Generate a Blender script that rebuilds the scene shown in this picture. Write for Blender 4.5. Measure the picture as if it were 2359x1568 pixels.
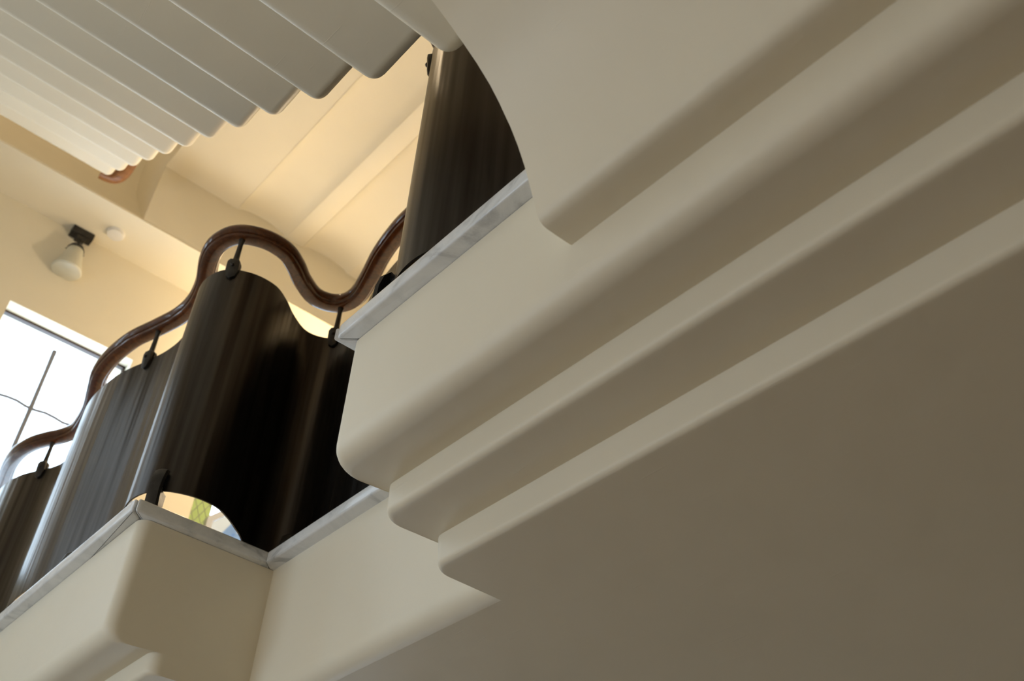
import bpy, bmesh, math, random
from mathutils import Vector, Matrix

random.seed(7)
scene = bpy.context.scene
for o in list(bpy.data.objects):
    bpy.data.objects.remove(o, do_unlink=True)
C = scene.collection
# ------------------------------------------------------------------ camera
AZ, PITCH, ROLL, FPX = math.radians(39.165), math.radians(40.82), math.radians(3.492), 2353.5
fw = Vector((math.sin(AZ)*math.cos(PITCH), math.cos(AZ)*math.cos(PITCH), math.sin(PITCH)))
rt = Vector((math.cos(AZ), -math.sin(AZ), 0))
up = rt.cross(fw)
rt2 = rt*math.cos(ROLL) + up*math.sin(ROLL)
up2 = up*math.cos(ROLL) - rt*math.sin(ROLL)
cam = bpy.data.cameras.new('camera')
cam.sensor_fit = 'HORIZONTAL'
cam.sensor_width = 23.6
cam.lens = FPX/2359*23.6
cam.clip_start = 0.02
cam.dof.use_dof = True
cam.dof.focus_distance = 2.15
cam.dof.aperture_fstop = 3.0
camo = bpy.data.objects.new('camera', cam)
C.objects.link(camo)
m = Matrix((rt2, up2, -fw)).transposed().to_4x4()
camo.matrix_world = m
scene.camera = camo
# ------------------------------------------------------------------ view, world, daylight
vs = scene.view_settings
vs.view_transform = 'Standard'
vs.look = 'None'
vs.exposure = 0.50
vs.gamma = 1.0
vs.use_curve_mapping = False
world = bpy.data.worlds.new('daylight')
scene.world = world
world.use_nodes = True
bg = world.node_tree.nodes['Background']
bg.inputs['Color'].default_value = (0.66, 0.83, 1.0, 1)
bg.inputs['Strength'].default_value = 5.6


def portal(name, loc, rot, sx, sy):
    l = bpy.data.lights.new(name, 'AREA')
    l.shape = 'RECTANGLE'
    l.size, l.size_y = sx, sy
    l.cycles.is_portal = True
    o = bpy.data.objects.new(name, l)
    o.location, o.rotation_euler = loc, rot
    o['label'] = 'daylight entering through an assumed window opening out of view'
    o['category'] = 'light'
    C.objects.link(o)


XL, YB, XR, YW = -2.7, -3.0, 5.0, 4.65      # room limits; YW is the window wall
ZF = -1.6                                   # ground floor, below the eye
SIDE_WINDOWS = [(2.0, 3.8, -0.3, 1.05)]                    # assumed opening in the left wall (y0, y1, z0, z1)
END_WINDOWS = [(-2.20, -1.65, 1.6, 3.8), (-1.10, -0.65, 1.6, 3.8), (1.8, 2.7, -1.3, -0.2)]   # assumed openings in the end wall, all out of view (x0, x1, z0, z1)
for a, b, c, d in SIDE_WINDOWS:
    portal('window_portal', (XL-0.16, (a+b)/2, (c+d)/2), (0, -math.pi/2, 0), d-c, b-a)
for a, b, c, d in END_WINDOWS:
    portal('window_portal', ((a+b)/2, YW+0.18, (c+d)/2), (-math.pi/2, 0, 0), b-a, d-c)

# ------------------------------------------------------------------ materials
MATS = {}


def new_mat(name):
    mt = bpy.data.materials.new(name)
    mt.use_nodes = True
    nt = mt.node_tree
    MATS[name] = mt
    return mt, nt, nt.nodes['Principled BSDF']


def ramp(nt, fac, stops):
    r = nt.nodes.new('ShaderNodeValToRGB')
    e = r.color_ramp.elements
    e[0].position, e[0].color = stops[0][0], (*stops[0][1], 1)
    e[1].position, e[1].color = stops[-1][0], (*stops[-1][1], 1)
    for p, c in stops[1:-1]:
        x = e.new(p)
        x.color = (*c, 1)
    nt.links.new(fac, r.inputs[0])
    return r.outputs[0]


def noise(nt, scale, detail=4, rough=0.5, stretch=(1, 1, 1), dist=0.0):
    tc = nt.nodes.new('ShaderNodeTexCoord')
    mp = nt.nodes.new('ShaderNodeMapping')
    mp.inputs['Scale'].default_value = stretch
    nz = nt.nodes.new('ShaderNodeTexNoise')
    nz.inputs['Scale'].default_value = scale
    nz.inputs['Detail'].default_value = detail
    nz.inputs['Roughness'].default_value = rough
    nz.inputs['Distortion'].default_value = dist
    nt.links.new(tc.outputs['Object'], mp.inputs[0])
    nt.links.new(mp.outputs[0], nz.inputs['Vector'])
    return nz.outputs['Fac']


def bump(nt, bsdf, fac, strength, distance=0.01, chain=None):
    b = nt.nodes.new('ShaderNodeBump')
    b.inputs['Strength'].default_value = strength
    b.inputs['Distance'].default_value = distance
    nt.links.new(fac, b.inputs['Height'])
    if chain is not None:
        nt.links.new(chain, b.inputs['Normal'])
    nt.links.new(b.outputs[0], bsdf.inputs['Normal'])
    return b.outputs[0]


def plaster(name, col, rough=0.5, streak=True):
    mt, nt, b = new_mat(name)
    n = noise(nt, 3.0, 5)
    lo = tuple(c*0.965 for c in col)
    nt.links.new(ramp(nt, n, [(0.3, lo), (0.7, col)]), b.inputs['Base Color'])
    b.inputs['Roughness'].default_value = rough
    b.inputs['Specular IOR Level'].default_value = 0.35
    n1 = bump(nt, b, noise(nt, 9, 3), 0.10, 0.02)
    n2 = bump(nt, b, noise(nt, 90, 4), 0.05, 0.004, n1)
    if streak:
        f = noise(nt, 6, 2, 0.5, (14, 1.2, 5), 0.3)
        r = ramp(nt, f, [(0.70, (0, 0, 0)), (0.74, (1, 1, 1)), (0.78, (0, 0, 0))])
        bump(nt, b, r, 0.18, 0.002, n2)
    return mt


plaster('cream plaster', (0.80, 0.73, 0.59), 0.48)
plaster('cream ceiling plaster', (0.82, 0.755, 0.61), 0.6, False)
plaster('room plaster', (0.74, 0.67, 0.53), 0.7, False)

mt, nt, b = new_mat('white marble')
n = noise(nt, 5, 8, 0.62, (1, 1, 2.2), 2.2)
nt.links.new(ramp(nt, n, [(0.30, (0.42, 0.43, 0.45)), (0.44, (0.66, 0.67, 0.68)), (0.58, (0.74, 0.745, 0.75)), (0.8, (0.80, 0.80, 0.79))]), b.inputs['Base Color'])
b.inputs['Roughness'].default_value = 0.22

mt, nt, b = new_mat('dark bronze sheet')
f = noise(nt, 2.2, 3, 0.5, (16, 16, 0.4), 0.1)
nt.links.new(ramp(nt, f, [(0.30, (0.032, 0.025, 0.020)), (0.5, (0.048, 0.041, 0.036)), (0.72, (0.072, 0.064, 0.057))]), b.inputs['Base Color'])
b.inputs['Metallic'].default_value = 0.92
rr = nt.nodes.new('ShaderNodeMapRange')
rr.inputs['To Min'].default_value = 0.26
rr.inputs['To Max'].default_value = 0.38
nt.links.new(f, rr.inputs['Value'])
nt.links.new(rr.outputs[0], b.inputs['Roughness'])
f2 = noise(nt, 2.2, 2, 0.5, (7, 7, 0.35))
n1 = bump(nt, b, f2, 0.5, 0.012)
bump(nt, b, f, 0.05, 0.002, n1)

mt, nt, b = new_mat('forged dark metal')
nt.links.new(ramp(nt, noise(nt, 30, 4), [(0.3, (0.022, 0.020, 0.019)), (0.7, (0.05, 0.046, 0.042))]), b.inputs['Base Color'])
b.inputs['Metallic'].default_value = 0.6
b.inputs['Roughness'].default_value = 0.45
bump(nt, b, noise(nt, 60, 3), 0.25, 0.003)

mt, nt, b = new_mat('varnished walnut')
tcw = noise(nt, 7, 6, 0.6, (5, 5, 11), 1.2)
nt.links.new(ramp(nt, tcw, [(0.28, (0.028, 0.0060, 0.0014)), (0.5, (0.062, 0.0160, 0.0028)), (0.72, (0.105, 0.031, 0.0055))]), b.inputs['Base Color'])
b.inputs['Roughness'].default_value = 0.32
b.inputs['Specular IOR Level'].default_value = 0.2
b.inputs['Coat Weight'].default_value = 0.45
b.inputs['Coat Roughness'].default_value = 0.05
bump(nt, b, tcw, 0.05, 0.003)

mt, nt, b = new_mat('orange brown wood')
nt.links.new(ramp(nt, noise(nt, 9, 5, 0.6, (2, 8, 8)), [(0.3, (0.22, 0.09, 0.03)), (0.7, (0.36, 0.16, 0.055))]), b.inputs['Base Color'])
b.inputs['Roughness'].default_value = 0.35

mt, nt, b = new_mat('brown plank floor')
nt.links.new(ramp(nt, noise(nt, 3, 6, 0.6, (8, 1, 1)), [(0.3, (0.50, 0.375, 0.25)), (0.7, (0.62, 0.475, 0.325))]), b.inputs['Base Color'])
b.inputs['Roughness'].default_value = 0.4


def simple(name, col, rough=0.5, metal=0.0, emit=None, strength=0):
    mt, nt, b = new_mat(name)
    n = noise(nt, 20, 3)
    nt.links.new(ramp(nt, n, [(0.3, tuple(c*0.93 for c in col)), (0.7, col)]), b.inputs['Base Color'])
    b.inputs['Roughness'].default_value = rough
    b.inputs['Metallic'].default_value = metal
    if emit:
        b.inputs['Emission Color'].default_value = (*emit, 1)
        b.inputs['Emission Strength'].default_value = strength
    return mt


simple('white plastic', (0.80, 0.78, 0.75), 0.4)
simple('dark window frame', (0.055, 0.030, 0.024), 0.4)
simple('grey painted frame', (0.50, 0.53, 0.60), 0.45)
simple('lead bar', (0.22, 0.22, 0.24), 0.5, 0.3)
simple('lit bell glass', (0.9, 0.8, 0.6), 0.4, 0, (1.0, 0.74, 0.42), 6)


def pane_mat(name, tint, gloss=0.06, translucent=0.0):
    mt = bpy.data.materials.new(name)
    mt.use_nodes = True
    nt = mt.node_tree
    nt.nodes.clear()
    out = nt.nodes.new('ShaderNodeOutputMaterial')
    t = nt.nodes.new('ShaderNodeBsdfTransparent')
    n = noise(nt, 6, 3)
    nt.links.new(ramp(nt, n, [(0.3, tuple(c*0.9 for c in tint)), (0.7, tint)]), t.inputs[0])
    g = nt.nodes.new('ShaderNodeBsdfGlossy')
    g.inputs['Roughness'].default_value = 0.05
    mx = nt.nodes.new('ShaderNodeMixShader')
    mx.inputs[0].default_value = gloss
    if translucent:
        tr = nt.nodes.new('ShaderNodeBsdfTranslucent')
        tr.inputs[0].default_value = (*tint, 1)
        m2 = nt.nodes.new('ShaderNodeMixShader')
        m2.inputs[0].default_value = translucent
        nt.links.new(t.outputs[0], m2.inputs[1])
        nt.links.new(tr.outputs[0], m2.inputs[2])
        nt.links.new(m2.outputs[0], mx.inputs[1])
    else:
        nt.links.new(t.outputs[0], mx.inputs[1])
    nt.links.new(g.outputs[0], mx.inputs[2])
    nt.links.new(mx.outputs[0], out.inputs[0])
    MATS[name] = mt


pane_mat('clear glass', (0.96, 0.97, 0.97))
pane_mat('olive leaded glass', (0.33, 0.30, 0.14), 0.03)
pane_mat('pale blue glass', (0.66, 0.79, 1.0), 0.03)
pane_mat('milk white glass', (0.42, 0.365, 0.30), 0.03)

mt, nt, b = new_mat('frosted bell glass')
nt.links.new(ramp(nt, noise(nt, 14, 3), [(0.3, (0.70, 0.68, 0.57)), (0.7, (0.78, 0.76, 0.65))]), b.inputs['Base Color'])
b.inputs['Roughness'].default_value = 0.35
b.inputs['Transmission Weight'].default_value = 0.25
b.inputs['Subsurface Weight'].default_value = 0.0


# ------------------------------------------------------------------ helpers
def obj(name, verts, faces, mat, parent=None, smooth=False, angle=35):
    me = bpy.data.meshes.new(name)
    me.from_pydata([tuple(v) for v in verts], [], faces)
    bm = bmesh.new()
    bm.from_mesh(me)
    bmesh.ops.remove_doubles(bm, verts=bm.verts, dist=1e-6)
    bmesh.ops.recalc_face_normals(bm, faces=bm.faces)
    bm.to_mesh(me)
    bm.free()
    return link(name, me, mat, parent, smooth, angle)


def link(name, me, mat, parent=None, smooth=False, angle=35):
    me.materials.clear()
    me.materials.append(MATS[mat])
    if smooth:
        for p in me.polygons:
            p.use_smooth = True
        me.set_sharp_from_angle(angle=math.radians(angle))
    o = bpy.data.objects.new(name, me)
    C.objects.link(o)
    if parent is not None:
        o.parent = parent
    return o


def tag(o, label, cat, kind=None, group=None):
    o['label'] = label
    o['category'] = cat
    if kind:
        o['kind'] = kind
    if group:
        o['group'] = group
    return o


def empty(name, loc=(0, 0, 0)):
    o = bpy.data.objects.new(name, None)
    o.location = loc
    o.empty_display_size = 0.1
    C.objects.link(o)
    return o


def box_vf(x0, x1, y0, y1, z0, z1):
    v = [(x, y, z) for x in (x0, x1) for y in (y0, y1) for z in (z0, z1)]
    f = [(0, 1, 3, 2), (4, 6, 7, 5), (0, 4, 5, 1), (2, 3, 7, 6), (0, 2, 6, 4), (1, 5, 7, 3)]
    return v, f


class MB:
    def __init__(s):
        s.v, s.f = [], []

    def add(s, v, f):
        n = len(s.v)
        s.v += [tuple(p) for p in v]
        s.f += [tuple(i+n for i in q) for q in f]
        return s

    def box(s, *a):
        return s.add(*box_vf(*a))

    def build(s, name, mat, parent=None, smooth=False, angle=35):
        return obj(name, s.v, s.f, mat, parent, smooth, angle)


def bevel_box(x0, x1, y0, y1, z0, z1, r, seg=3, pick=None):
    """box mesh with rounded edges; pick(edge midpoint key) limits which edges"""
    bm = bmesh.new()
    v, f = box_vf(x0, x1, y0, y1, z0, z1)
    vs_ = [bm.verts.new(p) for p in v]
    for q in f:
        bm.faces.new([vs_[i] for i in q])
    bmesh.ops.recalc_face_normals(bm, faces=bm.faces)
    ed = [e for e in bm.edges if pick is None or pick(e.verts[0].co, e.verts[1].co)]
    bmesh.ops.bevel(bm, geom=ed, offset=r, segments=seg, affect='EDGES', profile=0.5)
    me = bpy.data.meshes.new('m')
    bm.to_mesh(me)
    bm.free()
    return me


def loft(rings, closed=True, caps=True):
    n = len(rings[0])
    v = [p for r in rings for p in r]
    f = []
    for i in range(len(rings)-1):
        for j in range(n if closed else n-1):
            k = (j+1) % n
            f.append((i*n+j, i*n+k, (i+1)*n+k, (i+1)*n+j))
    if caps:
        f.append(tuple(range(n))[::-1])
        f.append(tuple(range((len(rings)-1)*n, len(rings)*n)))
    return v, f


def lathe(prof, seg=24, axis=(0, 0)):
    rings = []
    for r, z in prof:
        rings.append([(axis[0]+r*math.cos(2*math.pi*k/seg), axis[1]+r*math.sin(2*math.pi*k/seg), z) for k in range(seg)])
    return loft(rings, True, True)


def tube(pts, rad, seg=10):
    """round tube along points; rad a number or a list"""
    pts = [Vector(p) for p in pts]
    rings = []
    ref = Vector((0.31, 0.2, 0.93)).normalized()
    for i, p in enumerate(pts):
        t = (pts[min(i+1, len(pts)-1)]-pts[max(i-1, 0)]).normalized()
        a = t.cross(ref).normalized()
        bb = t.cross(a)
        r = rad[i] if isinstance(rad, (list, tuple)) else rad
        rings.append([p+a*r*math.cos(2*math.pi*k/seg)+bb*r*math.sin(2*math.pi*k/seg) for k in range(seg)])
    return loft(rings)


def catmull(pts, per=8):
    out = []
    n = len(pts)
    for i in range(n-1):
        p0, p1, p2, p3 = (Vector(pts[max(i-1, 0)]), Vector(pts[i]), Vector(pts[i+1]), Vector(pts[min(i+2, n-1)]))
        for k in range(per):
            t = k/per
            out.append(0.5*((2*p1)+(p2-p0)*t+(2*p0-5*p1+4*p2-p3)*t*t+(3*p1-p0-3*p2+p3)*t**3))
    out.append(Vector(pts[-1]))
    return out


H = 1.35           # height of the marble coping above the eye
# ------------------------------------------------------------------ room shell
tag(MB().box(XL-0.2, XR+0.2, YB-0.2, YW+0.3, ZF-0.1, ZF).build('floor', 'brown plank floor'),
    'brown wooden ground floor far below the stair', 'floor', 'structure')


def wall_with_openings(name, axis, pos, thick, u0, u1, z0, z1, holes, mat):
    """wall slab normal to axis ('x' or 'y') from pos to pos+thick with rectangular holes (u0,u1,z0,z1)"""
    us = sorted({u0, u1, *[h[0] for h in holes], *[h[1] for h in holes]})
    zs = sorted({z0, z1, *[h[2] for h in holes], *[h[3] for h in holes]})
    mb = MB()
    for a, b_ in zip(us, us[1:]):
        for c, d in zip(zs, zs[1:]):
            um, zm = (a+b_)/2, (c+d)/2
            if any(h[0] < um < h[1] and h[2] < zm < h[3] for h in holes):
                continue
            if axis == 'x':
                mb.box(pos, pos+thick, a, b_, c, d)
            else:
                mb.box(a, b_, pos, pos+thick, c, d)
    return mb.build(name, mat)


ZTOP = 6.3
tag(wall_with_openings('wall_left', 'x', XL-0.2, 0.2, YB, YW+0.3, ZF, ZTOP, SIDE_WINDOWS, 'room plaster'),
    'plain plaster side wall with an assumed window left of the stair', 'wall', 'structure')
tag(MB().box(XR, XR+0.2, YB, YW+0.3, ZF, ZTOP).build('wall_right', 'room plaster'),
    'plain plaster wall behind the landing', 'wall', 'structure')
tag(MB().box(XL-0.2, XR+0.2, YB-0.2, YB, ZF, ZTOP).build('wall_back', 'room plaster'),
    'plain plaster wall at the near end of the hall', 'wall', 'structure')
WIN1 = (0.48, 1.155, 2.1, 3.44)
WIN2 = (1.70, 2.55, 1.75, 3.10)
tag(wall_with_openings('wall_far', 'y', YW, 0.22, XL, XR, ZF, 4.25, [WIN1, WIN2]+END_WINDOWS, 'cream ceiling plaster'),
    'cream plaster end wall holding the bright window', 'wall', 'structure')

# ceiling strip above the window wall, vaulted ceiling over the landing
Y1, ZC, ZV, XO = 4.30, 4.05, 4.51, 0.857
tag(MB().box(XL, XR, Y1+0.001, YW, ZC, ZC+0.012).build('ceiling', 'cream ceiling plaster'),
    'flat cream ceiling strip above the window wall', 'ceiling', 'structure')
# drop face between strip and vaults, right of the stair opening, with its rounded lower edge
rings = []
for x in (XO, XR):
    prof = [(Y1+0.6, ZC+0.01), (Y1+0.03, ZC)]
    for k in range(5):
        a = math.pi/2*k/4
        prof.append((Y1+0.03-0.03*math.sin(a), ZC+0.03-0.03*math.cos(a)))
    prof += [(Y1, ZV+0.4), (Y1+0.6, ZV+0.4)]
    rings.append([(x, y, z) for y, z in prof])
tag(obj('trim_1', *loft(rings), 'cream ceiling plaster', None, True), 'cream downstand beam face between vaulted ceiling and window wall', 'beam', 'structure')
# swept soffit left of it, where the stair passes through
rings = []
for x in (XL, XO):
    prof = [(4.302, 4.051), (4.40, 4.157), (4.50, 4.285), (4.60, 4.415), (4.71, 4.56), (4.80, 4.69), (4.865, 4.82), (4.895, 4.95), (4.90, 5.1), (4.90, ZTOP), (5.1, ZTOP), (5.1, 4.05)]
    rings.append([(x, y, z) for y, z in prof])
tag(obj('trim_2', *loft(rings), 'cream ceiling plaster', None, True), 'cream curved soffit sweeping up behind the top of the stair', 'soffit', 'structure')
# side of the stair opening above the vaulted ceiling
tag(MB().box(XO, XO+0.02, YB, Y1, ZV+0.12, ZTOP).box(XO, XO+0.02, Y1, 5.1, ZV+0.4, ZTOP).box(XL, XO+0.02, YB, 5.1, ZTOP, ZTOP+0.1).build('wall_stairwell', 'cream ceiling plaster'),
    'cream upper wall and lid of the stair opening', 'wall', 'structure')

# vaulted ceiling: flat strip, then shallow barrel vaults between narrow ribs, all running along the landing
vc = empty('ceiling_vaults')
tag(vc, 'cream ceiling of shallow barrel vaults between narrow ribs', 'ceiling', 'structure')
MB().box(XO, 1.33, YB, Y1, ZV, ZV+0.12).build('flat_panel', 'cream ceiling plaster', vc)
x = 1.33
vault_me = rib_me = None
first = True
while x < XR-0.3:
    w = 0.335
    if vault_me is None:
        sec = []
        for k in range(13):
            a = -1+2*k/12
            sec.append((w*(a+1)/2, 0.05*math.sqrt(max(0, 1-a*a*0.98))-0.0105))
        sec2 = sec+[(w, 0.12), (0, 0.12)]
        v, f = loft([[(px, yy, pz) for px, pz in sec2] for yy in (YB, Y1)])
        o = obj('vault', v, f, 'cream ceiling plaster', vc, True, 50)
        vault_me = o.data
        o2 = link('rib', bevel_box(w, w+0.122, YB, Y1, -0.004, 0.12, 0.006, 2), 'cream ceiling plaster', vc, True)
        rib_me = o2.data
    else:
        o = bpy.data.objects.new('vault', vault_me)
        o2 = bpy.data.objects.new('rib', rib_me)
        C.objects.link(o)
        C.objects.link(o2)
        o.parent = o2.parent = vc
    o.location = o2.location = (x, 0, ZV)
    x += w+0.122

# ------------------------------------------------------------------ stepped plaster bays under the coping
ZCB = 0.975        # underside of coping (in units of H)
ZS3 = 0.682        # lowest soffit


def arc(cx, cz, r, a0, a1, n=7):
    return [(cx+r*math.cos(math.radians(a0+(a1-a0)*k/n)), cz+r*math.sin(math.radians(a0+(a1-a0)*k/n))) for k in range(n+1)]


def bay_profile(d=0.0):
    """tier outline (x, z) in units of H; d lowers the upper two tiers"""
    e = 0.004
    p = [(0.549, ZCB-0.001), (0.549, 0.9)]
    r = 0.027
    p += [(0.549, 0.7635-d+r+e)]+arc(0.549+r, 0.7635-d+r, r, 180, 270)+[(0.549+r+e, 0.7635-d)]
    p += [(0.6425, 0.7685-d)]
    r = 0.010
    d2 = d*0.8
    p += [(0.6435, 0.7235-d2+r+e)]+arc(0.6435+r, 0.7235-d2+r, r, 180, 270)+[(0.6435+r+e, 0.7235-d2)]
    p += [(0.7340, 0.7262-d2)]
    r = 0.009
    p += [(0.737, ZS3+r+e)]+arc(0.737+r, ZS3+r, r, 180, 270)+[(0.737+r+e, ZS3), (0.868, ZS3), (0.868, ZCB-0.001)]
    return p


def bay(name, y_end, y_far, sgn, label, d=0.0):
    """profile run along y with a rounded vertical corner at y_end; sgn is the direction from y_end into the bay"""
    prof = bay_profile(d)
    r = 0.024
    rings = []
    for k in range(8):
        a = math.pi/2*k/7
        s = r*(1-math.cos(a))
        off = r*(1-math.sin(a))
        rings.append([((px+off if px < 0.86 else px)*H, (y_end+sgn*s)*H, pz*H) for px, pz in prof])
    steps = 14
    for k in range(1, steps+1):
        yy = y_end+sgn*r+(y_far-y_end-sgn*r)*k/steps
        rings.append([(px*H, yy*H, pz*H) for px, pz in prof])
    o = obj(name, *loft(rings), 'cream plaster', None, True, 33)
    return tag(o, label, 'wall', 'structure')


bay('wall_landing', 1.054, YB/H, -1, 'stepped cream plaster edge of the landing with three rounded tiers')
bay('wall_bay', 1.744, YW/H, 1, 'cream plaster bay with rounded corner beyond the recess', 0.026)
# wall of the recess
rings = []
for yy in (1.0, 1.2, 1.4, 1.6, 1.78):
    p = [(0.838, ZCB)]+[(0.838, ZS3+0.034)]+arc(0.838+0.030, ZS3+0.030, 0.030, 180, 270)+[(0.868, ZCB)]
    rings.append([(px*H, yy*H, pz*H) for px, pz in p])
tag(obj('wall_recess', *loft(rings), 'cream plaster', None, True, 60), 'pale plaster back wall of the recess below the marble coping', 'wall', 'structure')
pl = [(0.868, YB/H), (0.868, YW/H), (XR/H, YW/H), (XR/H, YB/H)]
tag(obj('ceiling_lower', *loft([[(a*H, b_*H, z*H) for a, b_ in pl] for z in (ZS3, ZCB-0.002)]), 'cream plaster'),
    'broad shaded plaster ceiling under the landing', 'ceiling', 'structure')

# coved mass under the stair foot, attached to the landing edge
cv = [(0.76, 1.126), (0.712, 1.1245), (0.690, 1.1245), (0.683, 1.126), (0.6765, 1.130), (0.672, 1.136), (0.669, 1.143), (0.6665, 1.152), (0.663, 1.163), (0.653, 1.193), (0.641, 1.227), (0.625, 1.263), (0.608, 1.294), (0.580, 1.335),
      (0.560, 1.360), (0.531, 1.388), (0.502, 1.411), (0.468, 1.436), (0.434, 1.458), (0.37, 1.482), (0.28, 1.498), (0.15, 1.506), (-0.1, 1.508), (-0.9, 1.508), (-0.9, 1.549), (0.76, 1.549)]
rings = []
for yy in (0.782, 0.774, 0.5, 0.2, -0.2, -0.7, -1.4):
    rings.append([(px, yy, pz) for px, pz in cv])
tag(obj('wall_stair_foot', *loft(rings), 'cream plaster', None, True, 40), 'large cream cove flaring up from the landing edge to the stair foot', 'wall', 'structure')

# ------------------------------------------------------------------ marble copings
zt, zb = 1.002*H, ZCB*H


def coping(poly, label, rnd=()):
    """plan polygon (units of H); indices in rnd get rounded plan corners"""
    pts = []
    n = len(poly)
    for i, p in enumerate(poly):
        p = Vector(p)
        if i in rnd:
            a = (Vector(poly[i-1])-p).normalized()
            b_ = (Vector(poly[(i+1) % n])-p).normalized()
            r = 0.016
            for k in range(6):
                t = k/5
                pts.append(p+a*r*(1-t)**2+b_*r*t*t)
        else:
            pts.append(p)
    bm = bmesh.new()
    lo = [bm.verts.new((q.x*H, q.y*H, zb)) for q in pts]
    hi = [bm.verts.new((q.x*H, q.y*H, zt)) for q in pts]
    bm.faces.new(lo[::-1])
    bm.faces.new(hi)
    k = len(pts)
    for i in range(k):
        bm.faces.new((lo[i], lo[(i+1) % k], hi[(i+1) % k], hi[i]))
    bmesh.ops.recalc_face_normals(bm, faces=bm.faces)
    ed = [e for e in bm.edges if abs(e.verts[0].co.z-e.verts[1].co.z) < 1e-5]
    bmesh.ops.bevel(bm, geom=ed, offset=0.006, segments=3, affect='EDGES', profile=0.5)
    me = bpy.data.meshes.new('marble_coping')
    bm.to_mesh(me)
    bm.free()
    o = link('marble_coping', me, 'white marble', None, True, 40)
    return tag(o, label, 'coping', None, 'marble copings')


coping([(0.525, -1.2), (0.68, -1.2), (0.68, 0.905), (0.525, 1.061)][::-1], 'white marble coping along the near landing edge, highest in view', (0,))
coping([(0.525, 1.061), (0.68, 0.905), (0.966, 0.905), (0.811, 1.061)], 'short marble coping turning the near landing corner')
coping([(0.811, 1.062), (0.966, 0.907), (0.966, 1.884), (0.811, 1.729)], 'marble coping along the back of the recess')
coping([(0.811, 1.730), (0.966, 1.885), (0.68, 1.885), (0.525, 1.730)], 'grey veined marble coping on the front of the far bay', (3,))
coping([(0.525, 1.731), (0.68, 1.886), (0.68, YW/H), (0.525, YW/H)], 'marble coping running left along the far bay to the window wall', (0,))

# ------------------------------------------------------------------ balustrade
half = [(0.590, 3.42), (0.575, 3.34), (0.553, 3.23), (0.549, 3.14), (0.562, 3.06), (0.586, 3.00), (0.612, 2.95), (0.630, 2.89), (0.627, 2.82), (0.611, 2.73), (0.583, 2.635), (0.562, 2.555), (0.556, 2.46),
        (0.566, 2.35), (0.592, 2.255), (0.613, 2.17), (0.617, 2.09), (0.600, 2.005), (0.568, 1.925), (0.555, 1.865), (0.564, 1.812), (0.590, 1.778), (0.638, 1.757), (0.690, 1.758), (0.733, 1.782), (0.778, 1.818),
        (0.830, 1.845), (0.876, 1.838), (0.905, 1.808), (0.912, 1.757), (0.896, 1.686), (0.872, 1.605), (0.857, 1.527), (0.850, 1.455)]
mir = [(px, 2.79-py) for px, py in half[::-1] if 2.79-py > 0.0]
plan = catmull([(a*H, b_*H, 0) for a, b_ in half+mir], 8)


def plan_index(px, py):
    return min(range(len(plan)), key=lambda i: (plan[i].x-px*H)**2+(plan[i].y-py*H)**2)


def plan_frame(i):
    t = (plan[min(i+1, len(plan)-1)]-plan[max(i-1, 0)]).normalized()
    n = Vector((-t.y, t.x, 0))
    if n.x > 0 and abs(n.x) > 0.2:
        n = -n
    return t, n


def plan_frame_side(i):
    """consistent outward side: the well lies on one side of the whole curve"""
    t = (plan[min(i+1, len(plan)-1)]-plan[max(i-1, 0)]).normalized()
    return t, Vector((t.y, -t.x, 0))


bal = empty('balustrade', (0.6*H, 1.75*H, zt))
tag(bal, 'wavy balustrade of dark metal sheets under a curved wooden handrail', 'balustrade')
BL = Vector(bal.location)
Z0, Z1S, ZR = 1.064*H, 1.68*H, 1.80*H


def sheet(i0, i1):
    v, f = [], []
    th = 0.0022
    rings = []
    for i in range(i0, i1+1):
        t, n = plan_frame_side(i)
        a, b_ = plan[i]+n*th, plan[i]-n*th
        k = min(1, max(0, (plan[i].x/H-0.77)/0.09))
        zb0 = Z0-0.050*H*k*k*(3-2*k)
        zs = [zb0+(Z1S-zb0)*j/6 for j in range(7)]
        rings.append([Vector((a.x, a.y, z))-BL for z in zs]+[Vector((b_.x, b_.y, z))-BL for z in zs[::-1]])
    return obj('metal_sheet', *loft(rings), 'dark bronze sheet', bal, True, 50)


cuts = [0, plan_index(0.629, 2.86), plan_index(0.617, 2.12), plan_index(0.85, 1.395), plan_index(0.617, 0.67), len(plan)-1]
for a, b_ in zip(cuts, cuts[1:]):
    sheet(a, b_)

# handrail profile (n, z)
hp = [(-0.017, -0.026), (0.017, -0.026), (0.0225, -0.0225), (0.0245, -0.0165), (0.0245, -0.0140), (0.0290, -0.0125), (0.0325, -0.0060), (0.0345, 0.003), (0.0335, 0.012), (0.0290, 0.0205), (0.0215, 0.0270), (0.0115, 0.0312)]
hp = hp+[(0, 0.0325)]+[(-a, b_) for a, b_ in hp[:1:-1]]
rings = []
for i in range(len(plan)):
    t, n = plan_frame_side(i)
    rings.append([Vector((plan[i].x+n.x*a, plan[i].y+n.y*a, ZR+b_))-BL for a, b_ in hp])
hr = obj('handrail', *loft(rings), 'varnished walnut', bal, True, 38)
hr['label'] = 'glossy dark brown wooden handrail'


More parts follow.
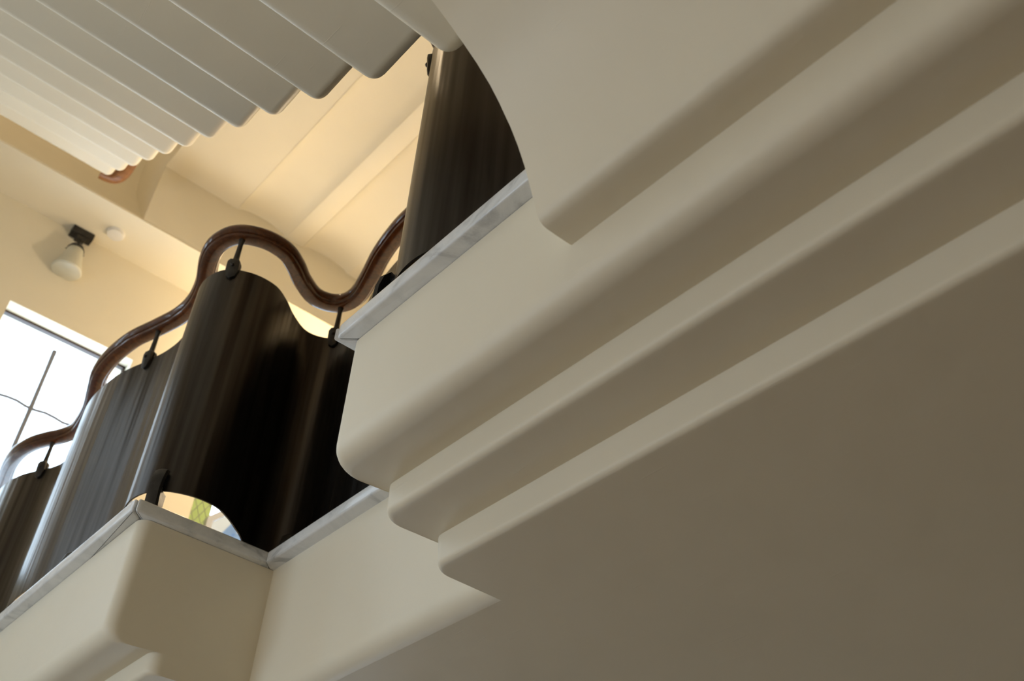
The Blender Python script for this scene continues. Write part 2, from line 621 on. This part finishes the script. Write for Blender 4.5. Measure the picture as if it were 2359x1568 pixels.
def bracket(px, py):
    i = plan_index(px, py)
    t, n = plan_frame_side(i)
    c = Vector((plan[i].x, plan[i].y, Z1S))-BL

    def P(a, nn, z):
        return c+t*a+n*nn+Vector((0, 0, z))
    # clip straddling the sheet: an outer and an inner tongue joined over the top
    mb = MB()
    for s in (1, -1):
        outline = [(-0.014, 0.037), (0.014, 0.037), (0.021, 0.026), (0.022, -0.006), (0.015, -0.034), (0.0, -0.043), (-0.015, -0.034), (-0.022, -0.006), (-0.021, 0.026)]
        r0 = [P(a, s*0.003, z) for a, z in outline]
        r1 = [P(a*0.95, s*(0.010+0.004*(z > 0)), z) for a, z in outline]
        r2 = [P(a*0.6, s*(0.0135+0.004*(z > 0)), z*0.85) for a, z in outline]
        mb.add(*loft([r0, r1, r2]))
    mb.add(*loft([[P(a, nn, z) for a, nn in ((-0.012, -0.010), (0.012, -0.010), (0.012, 0.010), (-0.012, 0.010))] for z in (0.004, 0.036)]))
    br = mb.build('bracket', 'forged dark metal', bal, True, 40)
    # tapering stem up to the rail
    top = ZR-0.027-Z1S
    st = [P(0, 0, 0.03), P(0, 0, 0.05), P(0, 0, top-0.02), P(0, 0, top+0.004)]
    obj('stem', *tube(st, [0.013, 0.0095, 0.0078, 0.011], 10), 'forged dark metal', br, True, 40)
    b0 = [P(0, 0.012, 0.008), P(0, 0.020, 0.008), P(0, 0.0225, 0.008)]
    obj('bolt', *tube(b0, [0.0065, 0.0065, 0.004], 8), 'forged dark metal', br, True, 40)


def foot(px, py):
    i = plan_index(px, py)
    t, n = plan_frame_side(i)
    c = Vector((plan[i].x, plan[i].y, zt))-BL

    def P(a, nn, z):
        return c+t*a+n*nn+Vector((0, 0, z))
    # forged leaf: rises outside the sheet from the coping and curls in to it
    path = [(0.030, 0.0), (0.036, 0.03), (0.040, 0.065), (0.038, 0.10), (0.030, 0.128), (0.017, 0.140), (0.006, 0.132)]
    wid = [0.020, 0.019, 0.018, 0.019, 0.019, 0.016, 0.009]
    rings = []
    for (nn, z), w in zip(path, wid):
        rings.append([P(-w, nn-0.007, z), P(w, nn-0.007, z), P(w*0.8, nn+0.002, z), P(0, nn+0.006, z), P(-w*0.8, nn+0.002, z)])
    mb = MB().add(*loft(rings))
    # shank from coping to the sheet's lower edge
    mb.add(*loft([[P(a, nn, z) for a, nn in ((-0.014, -0.012), (0.014, -0.012), (0.014, 0.030), (-0.014, 0.030))] for z in (0.0, 0.075)]))
    mb.add(*tube([P(0, 0.0, 0.088), P(0, 0.03, 0.088)], 0.007, 8))
    mb.build('foot', 'forged dark metal', bal, True, 40)


for q in ((0.587, 1.785), (0.595, 2.245), (0.598, 2.975), (0.896, 1.818), (0.587, 1.005), (0.896, 0.972)):
    bracket(*q)
for q in ((0.583, 1.787), (0.595, 2.245), (0.598, 2.975), (0.896, 1.818), (0.583, 1.003)):
    foot(*q)

# ------------------------------------------------------------------ stair
XS, TR, RI = 0.56, 0.2744, 0.2072
stair = empty('staircase', (0, 0.63, 1.551))
tag(stair, 'cream plaster underside of a straight stair rising away with rounded steps', 'staircase')
sx0 = -0.62
step_me = None


def pick(a, b_):
    bottom = a.z < 0.01 and b_.z < 0.01
    right = a.x > XS-0.01 and b_.x > XS-0.01
    far = a.y > TR-0.01 and b_.y > TR-0.01
    return (bottom and right) or (bottom and far) or (right and far)


bmesh_src = bevel_box(sx0, XS, -0.012, TR, 0, 0.42, 0.032, 6, pick)
for i in range(0, 12):
    if step_me is None:
        o = link('step', bmesh_src, 'cream plaster', stair, True, 40)
        step_me = o.data
    else:
        o = bpy.data.objects.new('step', step_me)
        C.objects.link(o)
        o.parent = stair
    o.location = Vector((0, 0.911+i*TR-TR, 1.551+i*RI))-Vector(stair.location)

# wooden rail end showing beside the top steps
pts = catmull([(0.640, 4.02, 4.20), (0.640, 4.09, 4.165), (0.640, 4.15, 4.14), (0.625, 4.195, 4.13), (0.59, 4.215, 4.128), (0.55, 4.22, 4.128)], 6)
rings = []
for i, p in enumerate(pts):
    t = (pts[min(i+1, len(pts)-1)]-pts[max(i-1, 0)])
    t.z = 0
    t.normalize()
    n = Vector((t.y, -t.x, 0))
    rings.append([p+n*a*1.1+Vector((0, 0, b_)) for a, b_ in hp])
o = obj('handrail', *loft([[p-Vector(stair.location) for p in r] for r in rings]), 'orange brown wood', stair, True, 38)
o['label'] = 'short orange brown wooden rail end beside the topmost steps'

# ------------------------------------------------------------------ windows
wn = empty('window_1', (0.8, YW, 2.1))
tag(wn, 'bright overexposed window with a thin glazing cross in the end wall', 'window', 'structure')
WL = Vector(wn.location)
fy = YW+0.10


def wbox(mb, x0, x1, y0, y1, z0, z1, L):
    return mb.box(x0-L.x, x1-L.x, y0-L.y, y1-L.y, z0-L.z, z1-L.z)


x0, x1, z0, z1 = WIN1
for a in ((x0, x1, z1-0.013, z1), (x0, x1, z0, z0+0.03), (x0, x0+0.006, z0, z1), (x1-0.012, x1, z0, z1)):
    wbox(MB(), a[0], a[1], fy-0.014, fy+0.014, a[2], a[3], WL).build('window_frame', 'dark window frame', wn)
wbox(MB(), x0, x1, fy+0.004, fy+0.008, z0, z1, WL).build('pane', 'clear glass', wn)
obj('glazing_bar', *tube([Vector(p)-WL for p in ((0.79, fy, 3.345), (0.792, fy, 3.2), (0.795, fy, 2.98), (0.796, fy, 2.6), (0.796, fy, z0))], [0.013, 0.011, 0.012, 0.011, 0.011], 8), 'lead bar', wn, True)
obj('glazing_bar', *tube([Vector((x0+(x1-x0)*k/14, fy, 2.978+0.006*math.sin(k*1.7))) - WL for k in range(15)], 0.0075, 8), 'lead bar', wn, True)

w2 = empty('window_2', (2.1, YW, 1.75))
tag(w2, 'leaded glass window glimpsed in the gap under the metal sheet', 'window', 'structure')
WL = Vector(w2.location)
x0, x1, z0, z1 = WIN2
for a in ((x0, x1, z1-0.02, z1), (x0, x1, z0, z0+0.03), (x1-0.02, x1, z0, z1)):
    wbox(MB(), a[0], a[1], fy-0.03, fy+0.03, a[2], a[3], WL).build('window_frame', 'grey painted frame', w2)
wbox(MB(), x0, 1.85, fy+0.012, fy+0.016, z0, z1, WL).build('olive_pane', 'olive leaded glass', w2)
# octagonal light in a grey frame
oc, orad, octz = 2.16, 0.36, 2.65


def octagon(r, y, ph=math.pi/8):
    return [Vector((oc+r*math.cos(ph+k*math.pi/4), y, octz+r*math.sin(ph+k*math.pi/4)))-WL for k in range(8)]


rings = [octagon(orad, fy-0.03), octagon(orad-0.035, fy-0.03), octagon(orad-0.035, fy+0.011), octagon(orad, fy+0.011), octagon(orad, fy-0.03)]
obj('octagon_frame', *loft(rings, True, False), 'grey painted frame', w2)
v, f = loft([octagon(orad-0.036, fy-0.004), octagon(orad-0.036, fy)])
obj('pane', v, f, 'milk white glass', w2)
# blue quarries across the pane, and lattice lead lines
for k, (cx, cz, w, h, rot) in enumerate(((1.965, 2.74, 0.055, 0.20, -28), (1.93, 2.60, 0.05, 0.12, 35), (2.06, 2.68, 0.06, 0.20, 25))):
    q = []
    for a, b_ in ((-w/2, -h/2), (w/2, -h/2), (w/2, h/2), (-w/2, h/2)):
        r = math.radians(rot)
        q.append((cx+a*math.cos(r)-b_*math.sin(r), cz+a*math.sin(r)+b_*math.cos(r)))
    obj('blue_quarry', *loft([[Vector((a, yy, b_))-WL for a, b_ in q] for yy in (fy-0.010, fy-0.006)]), 'pale blue glass', w2)
mb = MB()
for k in range(-24, 40):
    for s in (1, -1):
        a = Vector((x0+k*0.045, fy+0.008, z0))
        e = a+Vector((s*0.70, 0, z1-z0))
        d = (e-a)
        # clip to the strip left of the octagon
        t0, t1 = 0.0, 1.0
        lo_, hi_ = x0, 1.85
        if abs(d.x) > 1e-6:
            ta, tb = (lo_-a.x)/d.x, (hi_-a.x)/d.x
            t0, t1 = max(t0, min(ta, tb)), min(t1, max(ta, tb))
        if t1-t0 > 0.02:
            mb.add(*tube([a+d*t0-WL, a+d*t1-WL], 0.0022, 4))
mb.build('lattice', 'lead bar', w2)

# assumed windows, added out of view for daylight and sheet reflections
def assumed_window(n_, along, u0, u1, z0, z1, label):
    w = empty('window_%d' % n_, ((u0+u1)/2, YW, z0) if along == 'x' else (XL, (u0+u1)/2, z0))
    tag(w, label, 'window', 'structure')
    L = Vector(w.location)
    um = (u0+u1)/2
    for q in ((u0, u1, z0, z0+0.05), (u0, u1, z1-0.05, z1), (u0, u0+0.05, z0, z1), (u1-0.05, u1, z0, z1), (um-0.02, um+0.02, z0, z1), (u0, u1, z0+(z1-z0)*0.6, z0+(z1-z0)*0.6+0.05)):
        mb = MB()
        if along == 'x':
            wbox(mb, q[0], q[1], YW+0.06, YW+0.11, q[2], q[3], L)
        else:
            wbox(mb, XL-0.12, XL-0.07, q[0], q[1], q[2], q[3], L)
        mb.build('window_frame', 'dark window frame', w)


assumed_window(3, 'y', *SIDE_WINDOWS[0], 'assumed unseen window in the side wall lighting the hall')
assumed_window(4, 'x', *END_WINDOWS[0], 'assumed unseen tall window in the end wall next to the side wall')
assumed_window(5, 'x', *END_WINDOWS[1], 'assumed unseen tall window in the end wall left of the bright cross window')
assumed_window(6, 'x', *END_WINDOWS[2], 'added unseen low window in the end wall, lighting the soffit below the landing')  # added to lift the dark soffit under the landing

# ------------------------------------------------------------------ lamp, detector
def hanging_lamp(px, label, power=0, py=4.590, pz=ZC, drop=0.0, tone=(1.0, 0.79, 0.52)):
    """dark bracket under the ceiling, hook, cap and bell glass; power lights its bulb"""
    lm = empty('hanging_lamp', (px, py, pz-drop))
    tag(lm, label, 'lamp', None, 'bell lamps')
    me = bevel_box(-0.060, 0.060, 0.0, 0.06, -0.046, -0.001, 0.003, 2)
    link('bracket_plate', me, 'forged dark metal', lm, True)
    me = bevel_box(-0.026, 0.026, 0.004, 0.05, -0.072, -0.044, 0.006, 2)
    link('bracket_block', me, 'forged dark metal', lm, True)
    dz = -0.012
    if drop:
        obj('rod', *tube([(0, 0.03, drop), (0, 0.03, -0.01)], 0.008, 8), 'forged dark metal', lm, True)
    obj('hook', *tube([(0, 0.02, -0.07), (0.004, 0.015, -0.085), (0.010, 0.01, -0.096), (0.002, 0, -0.105), (-0.006, 0, -0.114), (0.0, 0, -0.13)], 0.0045, 8), 'forged dark metal', lm, True)
    cap = obj('cap', *lathe([(r, z+dz) for r, z in ((0.004, -0.112), (0.018, -0.118), (0.036, -0.130), (0.045, -0.148), (0.046, -0.154), (0.041, -0.154), (0.03, -0.135), (0.003, -0.122))], 24), 'forged dark metal', lm, True)
    for k in range(3):
        a = k*2.1+0.4
        obj('thumb_screw', *tube([(0.043*math.cos(a), 0.043*math.sin(a), -0.146+dz), (0.057*math.cos(a), 0.057*math.sin(a), -0.143+dz)], 0.004, 6), 'forged dark metal', cap, True)
    prof = [(0.030, -0.130), (0.042, -0.152), (0.049, -0.190), (0.056, -0.225), (0.066, -0.262), (0.080, -0.306), (0.074, -0.314), (0.050, -0.320), (0.020, -0.322)]
    obj('glass_bell', *lathe([(r, z+dz) for r, z in prof], 28), 'lit bell glass' if power else 'frosted bell glass', lm, True)
    if power:
        l = bpy.data.lights.new('bulb', 'POINT')
        l.energy = power
        l.color = tone
        l.shadow_soft_size = 0.08
        lo = bpy.data.objects.new('bulb', l)
        lo.location = (0, -0.02, -0.44)
        lo.parent = lm
        C.objects.link(lo)


hanging_lamp(0.652, 'small frosted glass bell lamp hanging from a dark bracket near the window')
hanging_lamp(1.78, 'assumed lit bell lamp by the end wall hidden behind the tall metal sheet', 7, 4.43)  # unseen, assumed from the warm light upstairs
hanging_lamp(2.80, 'assumed lit bell lamp by the end wall hidden behind the landing edge', 16, 4.50)  # unseen, assumed for the warm light and the shadows on the vaults
hanging_lamp(2.25, 'added unseen bell lamp on a long rod, fill light over the landing', 43, 3.20, ZV-0.003, 1.45)  # added out of view as even fill for the upper walls and ceiling
hanging_lamp(-1.55, 'added unseen bell lamp on a very long rod left of the stair, warming the landing edge', 11, 1.30, ZTOP, 5.10, (1.0, 0.86, 0.66))  # added out of view to warm and brighten the near landing edge
hanging_lamp(-0.20, 'added unseen bell lamp brightening the stair opening from high up', 13, 3.60, ZTOP)  # added out of view to brighten the dark stair opening

sd = empty('smoke_detector', (0.790, 4.495, ZC))
tag(sd, 'round white smoke detector on the cream ceiling strip', 'smoke detector')
obj('body', *lathe([(0.047, 0.0), (0.047, -0.014), (0.044, -0.020), (0.020, -0.023)], 28), 'white plastic', sd, True)
obj('base', *lathe([(0.050, 0.0), (0.050, -0.006), (0.047, -0.007)], 28), 'white plastic', sd, True)
